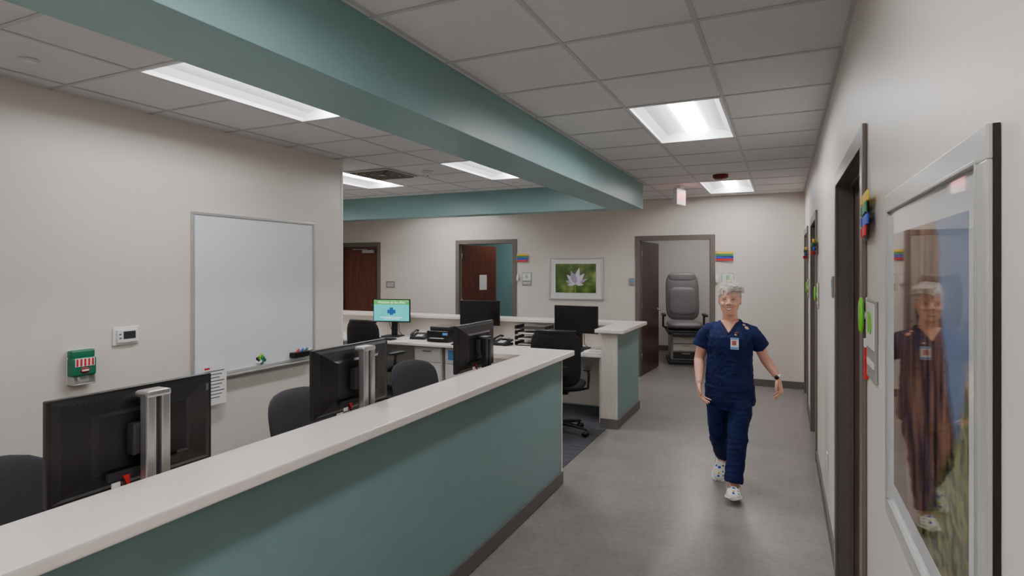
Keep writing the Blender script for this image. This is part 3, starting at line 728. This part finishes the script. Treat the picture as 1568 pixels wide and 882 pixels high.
# ------------------------------------------------------------------ WOMAN
W0 = (-0.37, 4.72, 0.0)
root = bpy.data.objects.new("woman_in_navy_scrubs", None); COL.objects.link(root); root.location = W0
def remesh(mb, name, voxel, mats, smooth=3, disp=0.0, dscale=10.0, zstretch=0.35):
    me = bpy.data.meshes.new(name); mb.bm.to_mesh(me); mb.bm.free()
    o = bpy.data.objects.new(name, me); COL.objects.link(o)
    r = o.modifiers.new("r", 'REMESH'); r.mode = 'VOXEL'; r.voxel_size = voxel; r.use_smooth_shade = True
    s = o.modifiers.new("s", 'SMOOTH'); s.factor = 0.5; s.iterations = smooth
    dg = bpy.context.evaluated_depsgraph_get()
    m2 = bpy.data.meshes.new_from_object(o.evaluated_get(dg))
    o.modifiers.clear(); o.data = m2; m2.name = name
    m2.materials.clear()
    for m in mats: m2.materials.append(m)
    if disp > 0:
        nn = [v.normal.copy() for v in m2.vertices]
        for v, n in zip(m2.vertices, nn):
            p = Vector((v.co.x*dscale, v.co.y*dscale, v.co.z*dscale*zstretch))
            d = 1-abs(noise.noise(p + Vector((3.1, 7.7, 1.3)))*2)
            d2 = noise.noise(Vector((v.co.x*dscale*1.5+v.co.z*8, v.co.y*dscale, v.co.z*dscale*1.1)))
            d3 = 1-abs(noise.noise(Vector((v.co.x*dscale*1.2-abs(v.co.x)*v.co.z*20, v.co.y*dscale*1.5, v.co.z*dscale*2.0)))*3)
            v.co += n*(disp*(d-0.6)+disp*0.6*d2+disp*0.5*max(0, d3))
    for p in m2.polygons: p.use_smooth = True
    m2.update()
    o.parent = root
    return o

sk = MB()
def ell(z, rx, ry, cy, seg=32, cx=0.0): return [(cx+rx*math.cos(2*math.pi*k/seg), cy+ry*math.sin(2*math.pi*k/seg), z) for k in range(seg)]
sk.rings([ell(*r) for r in ((1.324, .018, .013, -.058), (1.331, .034, .027, -.052), (1.346, .050, .045, -.036), (1.365, .060, .064, -.020), (1.39, .067, .078, -.010), (1.415, .071, .085, -.004),
                            (1.445, .074, .090, 0), (1.475, .076, .094, .003), (1.505, .074, .092, .005), (1.53, .063, .079, .007), (1.547, .042, .054, .008), (1.556, .014, .018, .008))], 'skin')
sk.limb([(0, -.084, 1.452), (0, -.092, 1.432), (0, -.101, 1.414)], [.006, .009, .0115], 'skin', rnd=True)
for s in (-1, 1):
    sk.sphere((s*.011, -.091, 1.410), .0088, 'skin')
    sk.sphere((s*.038, -.062, 1.408), (.024, .022, .018), 'skin')
    sk.sphere((s*.030, -.078, 1.460), (.021, .011, .007), 'skin')
    sk.sphere((s*.030, -.075, 1.441), (.014, .011, .009), 'skin')
    sk.sphere((s*.077, .004, 1.428), (.007, .016, .029), 'skin', rot=(0.15, 0, 0))
sk.sphere((0, -.064, 1.342), (.020, .016, .012), 'skin')
sk.limb([(0, .03, 1.22), (0, .022, 1.29), (0, .008, 1.36), (0, .006, 1.39)], [(.07, .06), (.056, .053), (.052, .050), (.050, .05)], 'skin', seg=24)
sk.limb([(-.15, 0.01, 1.215), (0, 0.008, 1.235), (.15, 0.01, 1.215)], [(.040, .035), (.065, .055), (.040, .035)], 'skin', seg=20, ref=(0, 1, 0))

def bez(pts, n=4):
    P = [Vector(p) for p in pts]; out = []
    for i in range(len(P)-1):
        p0 = P[max(i-1, 0)]; p1 = P[i]; p2 = P[i+1]; p3 = P[min(i+2, len(P)-1)]
        for k in range(n):
            t = k/n
            out.append(0.5*((2*p1)+(p2-p0)*t+(2*p0-5*p1+4*p2-p3)*t*t+(3*p1-p0-3*p2+p3)*t**3))
    out.append(P[-1]); return out
def interp(r, n=4):
    out = []
    for i in range(len(r)-1):
        for k in range(n):
            t = k/n; a, c = r[i], r[i+1]
            if hasattr(a, '__len__'): out.append(tuple(a[j]*(1-t)+c[j]*t for j in range(len(a))))
            else: out.append(a*(1-t)+c*t)
    out.append(r[-1]); return out

ARM = {-1: dict(sh=(-.158, 0.005, 1.215), el=(-.222, 0.01, .985), wr=(-.208, -.115, .810), hd=(0.04, -.22, -1), pn=(1, -0.1, 0)),
       1: dict(sh=(.158, 0.005, 1.215), el=(.240, 0.07, 1.005), wr=(.335, .05, .862), hd=(.26, -.06, -1), pn=(-.9, 0.25, -0.2))}
def hand(mb, wr, hd, pn, thumb_dir):
    d = Vector(hd).normalized(); n = Vector(pn); n = (n-d*n.dot(d)).normalized()
    a = Vector(thumb_dir); a = (a-d*a.dot(d)-n*a.dot(n)).normalized()
    w = Vector(wr)
    P = lambda u, v, q: w+a*u+d*v+n*q
    mb.limb([P(0, -.02, 0), P(0, 0.0, 0), P(.002, .03, .002), P(.0, .06, .003), P(-.002, .082, .004)], [(.024, .019), (.026, .018), (.034, .015), (.037, .013), (.034, .010)], 'skin', ref=a, seg=18, rnd=True)
    for k, (u, L, rr) in enumerate(((.027, .062, .0082), (.009, .070, .0086), (-.010, .064, .0082), (-.027, .050, .0072))):
        base = .078-.004*abs(k-1)
        c = .014+.004*k
        pts = [P(u*.9, base-.012, .003), P(u*1.02, base+L*.42, .006+c*.5), P(u*1.02, base+L*.74, .012+c*1.4), P(u*.98, base+L*.95, .022+c*2.2)]
        mb.limb(pts, [rr*1.05, rr, rr*.92, rr*.78], 'skin', seg=10, rnd=True)
    pts = [P(.022, .012, .006), P(.042, .036, .012), P(.050, .060, .018), P(.050, .080, .024)]
    mb.limb(pts, [.013, .0115, .010, .008], 'skin', seg=10, rnd=True)
for s, A in ARM.items():
    sh, el, wr = Vector(A['sh']), Vector(A['el']), Vector(A['wr'])
    pts = bez([sh, (sh+el)/2, el, el.lerp(wr, .3), el.lerp(wr, .7), wr], 4)
    sk.limb(pts, interp([.042, .043, .037, .038, .030, .0235], 4), 'skin', seg=18)
    hand(sk, A['wr'], A['hd'], A['pn'], (0, -1, 0.1))
skin = remesh(sk, "skin_body", 0.0033, [M['skin']], smooth=3)
bv = BVHTree.FromPolygons([v.co for v in skin.data.vertices], [p.vertices[:] for p in skin.data.polygons])
def face_pt(x, z, off=0.0):
    h = bv.ray_cast(Vector((x, -0.5, z)), Vector((0, 1, 0)))
    return Vector((x, (h[0].y if h[0] else -.08)-off, z))
fa = MB()
for s in (-1, 1):
    pts = [face_pt(s*.031+.0145*t, 1.4410+.0050*(1-t*t), .0008) for t in (-1, -.6, -.2, .2, .6, 1)]
    fa.limb(pts, [.0012, .0024, .0028, .0028, .0024, .0012], 'lash', seg=8)
    pts = [face_pt(s*.031+.015*t, 1.4330+.003*(1-t*t), .0) for t in (-1, -.4, .4, 1)]
    fa.limb(pts, [.0006, .001, .001, .0006], 'crease', seg=6)
    pts = [face_pt(s*.034+.019*t, 1.463+.004*(1-t*t), .0008) for t in (-1, -.5, 0, .5, 1)]
    fa.limb(pts, [.0014, .0026, .0028, .0024, .001], 'brow', seg=8)
    pts = [face_pt(s*(.019+.017*t), 1.408-.030*t, .0002) for t in (0, .35, .7, 1)]
    fa.limb(pts, [.0006, .0010, .0010, .0005], 'crease', seg=6)
    fa.sphere(face_pt(s*.007, 1.4005, -0.001), (.003, .003, .0015), 'crease', seg=8)
xs_m = [-.032, -.022, -.011, 0, .011, .022, .032]
up = [face_pt(x, 1.3810+.009*(x/.032)**2-.001, .0012) for x in xs_m]; lo = [face_pt(x, 1.3645+.0245*(x/.032)**2, .0012) for x in xs_m]
fa.limb(up, [.0012, .0020, .0023, .0020, .0023, .0020, .0012], 'lip', seg=8)
fa.limb(lo, [.0012, .0024, .0028, .0030, .0028, .0024, .0012], 'lip', seg=8)
t = bmesh.new(); U = [t.verts.new(p+Vector((0, -.0006, 0))) for p in up]; L = [t.verts.new(p+Vector((0, -.0006, 0))) for p in lo]
for k in range(6): t.faces.new((U[k], U[k+1], L[k+1], L[k]))
fa.merge(t, 'teeth')
fa.obj("face_details", parent=root)

hr = MB()
t = bmesh.new()
rings_h = [(1.395, .068, .086, .014), (1.42, .074, .095, .009), (1.45, .079, .099, .008), (1.48, .083, .102, .008), (1.51, .083, .101, .009), (1.535, .076, .092, .010), (1.558, .060, .072, .011), (1.572, .036, .044, .011), (1.578, .010, .012, .011)]
V = [[t.verts.new(p) for p in ell(*r, seg=40)] for r in rings_h]
def hair_ok(c):
    x, y, z = c
    if y < -0.06: return z > 1.496+0.006*math.sin(x*160)
    if y < -0.02: return z > 1.478
    if y < 0.03: return z > 1.452
    return z > 1.395
for a, c in zip(V[:-1], V[1:]):
    for k in range(40):
        f = (a[k], a[(k+1) % 40], c[(k+1) % 40], c[k])
        cen = sum((v.co for v in f), Vector())/4
        if hair_ok(cen): t.faces.new(f)
bmesh.ops.delete(t, geom=[v for v in t.verts if not v.link_faces], context='VERTS')
hr.merge(t, 'hair2', True)
cnt = 0
while cnt < 3200:
    th = random.uniform(0, 2*math.pi); u = random.uniform(-.6, 1)
    r = math.sqrt(max(0, 1-u*u)); n = Vector((r*math.cos(th), r*math.sin(th), u))
    p = Vector((n.x*.081, n.y*.100+.008, 1.476+n.z*.094))
    if not hair_ok(p): continue
    cnt += 1
    g = noise.noise_vector(p*16)
    swirl = Vector((0.55, -0.2, 0.1))+g*1.1+Vector((random.gauss(0, .12), random.gauss(0, .12), random.gauss(0, .08)))
    if n.z < 0.25: swirl = Vector((g.x*.4, .35+g.y*.4, -.45+g.z*.3))
    L = random.uniform(.026, .042) if n.z > 0.25 else random.uniform(.018, .026)
    d1 = (n*0.40+swirl*.8).normalized(); d2 = (swirl-n*.10).normalized()
    w_ = random.uniform(.0018, .0034)
    q = p-n*.004
    hr.limb([q, q+d1*L*.4, q+d1*L*.4+d2*L*.35, q+d1*L*.4+d2*L*.6-n*L*.14], [(w_, w_*.6), (w_, w_*.6), (w_*.7, w_*.5), (w_*.15, w_*.15)], 'hair' if random.random() < .72 else 'hair2', seg=4)
hr.obj("hair", parent=root)

tp = MB()
TR = ((.655, .178, .125, .008), (.70, .180, .132, .006), (.76, .178, .134, .003), (.85, .172, .132, 0), (.94, .163, .124, -.002), (1.03, .158, .120, -.006), (1.10, .160, .124, -.012), (1.16, .160, .118, -.010), (1.20, .156, .102, 0), (1.235, .132, .084, .006), (1.265, .096, .070, .012), (1.288, .070, .060, .016))
tp.rings([ell(*r, seg=48) for r in TR], 'navy')
for s, A in ARM.items():
    sh, el = Vector(A['sh']), Vector(A['el'])
    end = sh.lerp(el, .60)+Vector((s*.010, 0, 0))
    pts = bez([(s*.085, .010, 1.222), (s*.138, .006, 1.205), (s*.172, .005, 1.165), end], 4)
    tp.limb(pts, interp([(.046, .050), (.046, .054), (.049, .060), (.055, .066)], 4), 'navy', seg=24)

def neck_mat():
    m = M['navy'].copy(); m.name = "navy_scrub_top_fabric"
    nt = m.node_tree; bs = nt.nodes["Principled BSDF"]
    src = bs.inputs["Base Color"].links[0].from_socket
    tc = node(nt, "ShaderNodeTexCoord"); sp = node(nt, "ShaderNodeSeparateXYZ"); nt.links.new(tc.outputs["Object"], sp.inputs[0])
    ab = node(nt, "ShaderNodeMath", operation='ABSOLUTE'); nt.links.new(sp.outputs["X"], ab.inputs[0])
    zz = node(nt, "ShaderNodeMath", operation='SUBTRACT'); nt.links.new(sp.outputs["Z"], zz.inputs[0]); zz.inputs[1].default_value = 1.187
    mu = node(nt, "ShaderNodeMath", operation='MULTIPLY'); nt.links.new(zz.outputs[0], mu.inputs[0]); mu.inputs[1].default_value = 0.66
    lt = node(nt, "ShaderNodeMath", operation='LESS_THAN'); nt.links.new(ab.outputs[0], lt.inputs[0]); nt.links.new(mu.outputs[0], lt.inputs[1])
    ly = node(nt, "ShaderNodeMath", operation='LESS_THAN'); nt.links.new(sp.outputs["Y"], ly.inputs[0]); ly.inputs[1].default_value = 0.0
    an = node(nt, "ShaderNodeMath", operation='MULTIPLY'); nt.links.new(lt.outputs[0], an.inputs[0]); nt.links.new(ly.outputs[0], an.inputs[1])
    mx = node(nt, "ShaderNodeMix", data_type='RGBA'); nt.links.new(an.outputs[0], mx.inputs[0]); nt.links.new(src, mx.inputs[6]); mx.inputs[7].default_value = lin((218, 162, 140))
    nt.links.new(mx.outputs[2], bs.inputs["Base Color"])
    return m
top = remesh(tp, "scrub_top", 0.0055, [neck_mat()], smooth=5, disp=0.0075, dscale=11)
bvt = BVHTree.FromPolygons([v.co for v in top.data.vertices], [p.vertices[:] for p in top.data.polygons])
def top_pt(x, z, off=0.0):
    h = bvt.ray_cast(Vector((x, -0.5, z)), Vector((0, 1, 0)))
    return Vector((x, (h[0].y if h[0] else -.1)-off, z))
ac = MB()
for s in (-1, 1):
    pts = [top_pt(s*x, 1.187+x/.66, .001) for x in (0.0, .012, .024, .036, .048, .056)]
    ac.limb(pts, [(.007, .003)]*6, 'navyband', seg=8, ref=(1, 0, 0))
    pts = [top_pt(s*x, .82, .0005) for x in (.045, .08, .115, .14)]
    ac.limb(pts, [(.004, .002)]*4, 'navyband', seg=6, ref=(0, 0, 1))
bp = top_pt(.045, 1.125, .012); br = top_pt(.055, 1.195, .008)
ac.sphere(br, (.014, .007, .014), 'wood', seg=16); ac.sphere(br+Vector((-.006, -.004, -.012)), (.01, .005, .01), 'clog', seg=12)
ac.cyl(br, bp+Vector((0, 0, .04)), .0015, 'black', seg=6)
ac.box((bp.x-.028, bp.y-.002, bp.z-.042), (bp.x+.028, bp.y+.001, bp.z+.042), 'paper', .001)
ac.box((bp.x-.018, bp.y-.003, bp.z-.012), (bp.x+.012, bp.y-.002, bp.z+.022), 'lip'); ac.box((bp.x-.026, bp.y-.003, bp.z-.038), (bp.x+.026, bp.y-.002, bp.z-.026), 'skyb'); ac.box((bp.x-.026, bp.y-.003, bp.z+.030), (bp.x+.026, bp.y-.002, bp.z+.040), 'skyb')
A = ARM[1]; wr = Vector(A['wr']); d = (wr-Vector(A['el'])).normalized(); p = wr-d*.012
ac.limb([p-d*.010, p+d*.010], [(.0285, .0285)]*2, 'white', seg=20)
nrm = Vector((0, -1, -.2)); nrm = (nrm-d*nrm.dot(d)).normalized(); q = p+nrm*.028
ac.limb([q, q+nrm*.008], [.016, .015], 'black', seg=16)
for k in range(4):
    c = Vector(A['el']).lerp(wr, .28+.13*k)+Vector((-.004, -.0335+.003*k, 0))
    ac.sphere(c, (.009, .003, .011), 'tattoo', seg=10)
ac.obj("badge_watch_and_trim", parent=root)

pn = MB()
pn.rings([ell(*r, seg=40) for r in ((.62, .145, .105, .01), (.68, .160, .115, .008), (.76, .160, .12, .006), (.84, .150, .11, .004))], 'navy')
LEG = {1: [(.082, 0.0, .80), (.076, -.03, .62), (.062, -.085, .43), (.048, -.105, .26), (.036, -.125, .115)],
       -1: [(-.082, 0.0, .80), (-.083, .02, .62), (-.085, .055, .43), (-.082, .20, .28), (-.080, .335, .185)]}
for s, L in LEG.items():
    pn.limb(bez(L, 5), interp([(.092, .105), (.084, .098), (.068, .074), (.063, .070), (.066, .072)], 5), 'navy', seg=24, ref=(1, 0, 0))
remesh(pn, "scrub_pants", 0.0055, [M['navy']], smooth=5, disp=0.009, dscale=10, zstretch=0.5)
def clog(name, mtx):
    b = MB()
    b.limb([(0, -.055, .02), (0, -.05, .07), (0, -.045, .13)], [(.034, .045), (.033, .036), (.034, .036)], 'skin', seg=16)
    prof = [(0.012, .022, .030), (0.0, .034, .034), (-.03, .040, .036), (-.07, .040, .040), (-.10, .043, .060), (-.125, .047, .074), (-.155, .050, .075), (-.185, .052, .068), (-.215, .049, .058), (-.24, .038, .046), (-.256, .018, .034)]
    R = []
    for (y, w_, h_) in prof:
        ring = []
        for k in range(24):
            a = 2*math.pi*k/24; ca, sa = math.cos(a), math.sin(a)
            x = w_*math.copysign(abs(ca)**.75, ca)
            z = .018+(h_-.018)*abs(sa)**.8 if sa > 0 else .018-.018*min(1, abs(sa)**.35)
            ring.append((x, y, z))
        R.append(ring)
    b.rings(R, 'clog')
    b.limb([(w_*1.02, y, .014) for (y, w_, h_) in prof], [(.004, .008)]*len(prof), 'white', seg=8, ref=(0, 0, 1))
    b.limb([(-w_*1.02, y, .014) for (y, w_, h_) in prof], [(.004, .008)]*len(prof), 'white', seg=8, ref=(0, 0, 1))
    pts = [(.046, -.105, .05), (.044, -.05, .062), (.034, -.005, .066), (0, .016, .067), (-.034, -.005, .066), (-.044, -.05, .062), (-.046, -.105, .05)]
    b.limb(bez(pts, 3), [(.009, .003)]*19, 'clog', seg=8, ref=(0, 0, 1))
    for (x, y, c, sz) in ((0, -.17, 'blue', .013), (.024, -.195, 'blue', .012), (-.024, -.19, 'yellow', .010), (.022, -.15, 'navy', .010), (-.022, -.155, 'blue', .012), (0, -.215, 'yellow', .009), (-.032, -.215, 'blue', .010), (.03, -.22, 'blue', .010), (.0, -.238, 'blue', .010)):
        h_ = .074 if y > -.165 else .072+(y+.165)*.32
        z = h_-abs(x)**2*14
        b.sphere((x, y, z), (sz, sz, .007), c, seg=10)
    o = b.obj(name, parent=root); o.matrix_local = mtx
    return o
clog("clog_front", T(.036, -.075, 0.004) @ Rz(3) @ Rx(-9))
clog("clog_back", T(-.080, .385, .125) @ Rz(-4) @ Rx(31))

# ------------------------------------------------------------------ world + camera
wd = bpy.data.worlds.new("World"); S.world = wd; wd.use_nodes = True
wd.node_tree.nodes["Background"].inputs[0].default_value = (0.6, 0.65, 0.7, 1); wd.node_tree.nodes["Background"].inputs[1].default_value = 0.15
cam = bpy.data.cameras.new("Camera"); co = bpy.data.objects.new("Camera", cam); COL.objects.link(co)
cam.sensor_width = 36; cam.sensor_fit = 'HORIZONTAL'; cam.lens = 20.66; cam.shift_y = -29/1568; cam.clip_start = 0.05
co.location = (0, 0, 1.67); co.rotation_euler = (math.radians(90), 0, math.radians(24.81))
S.camera = co
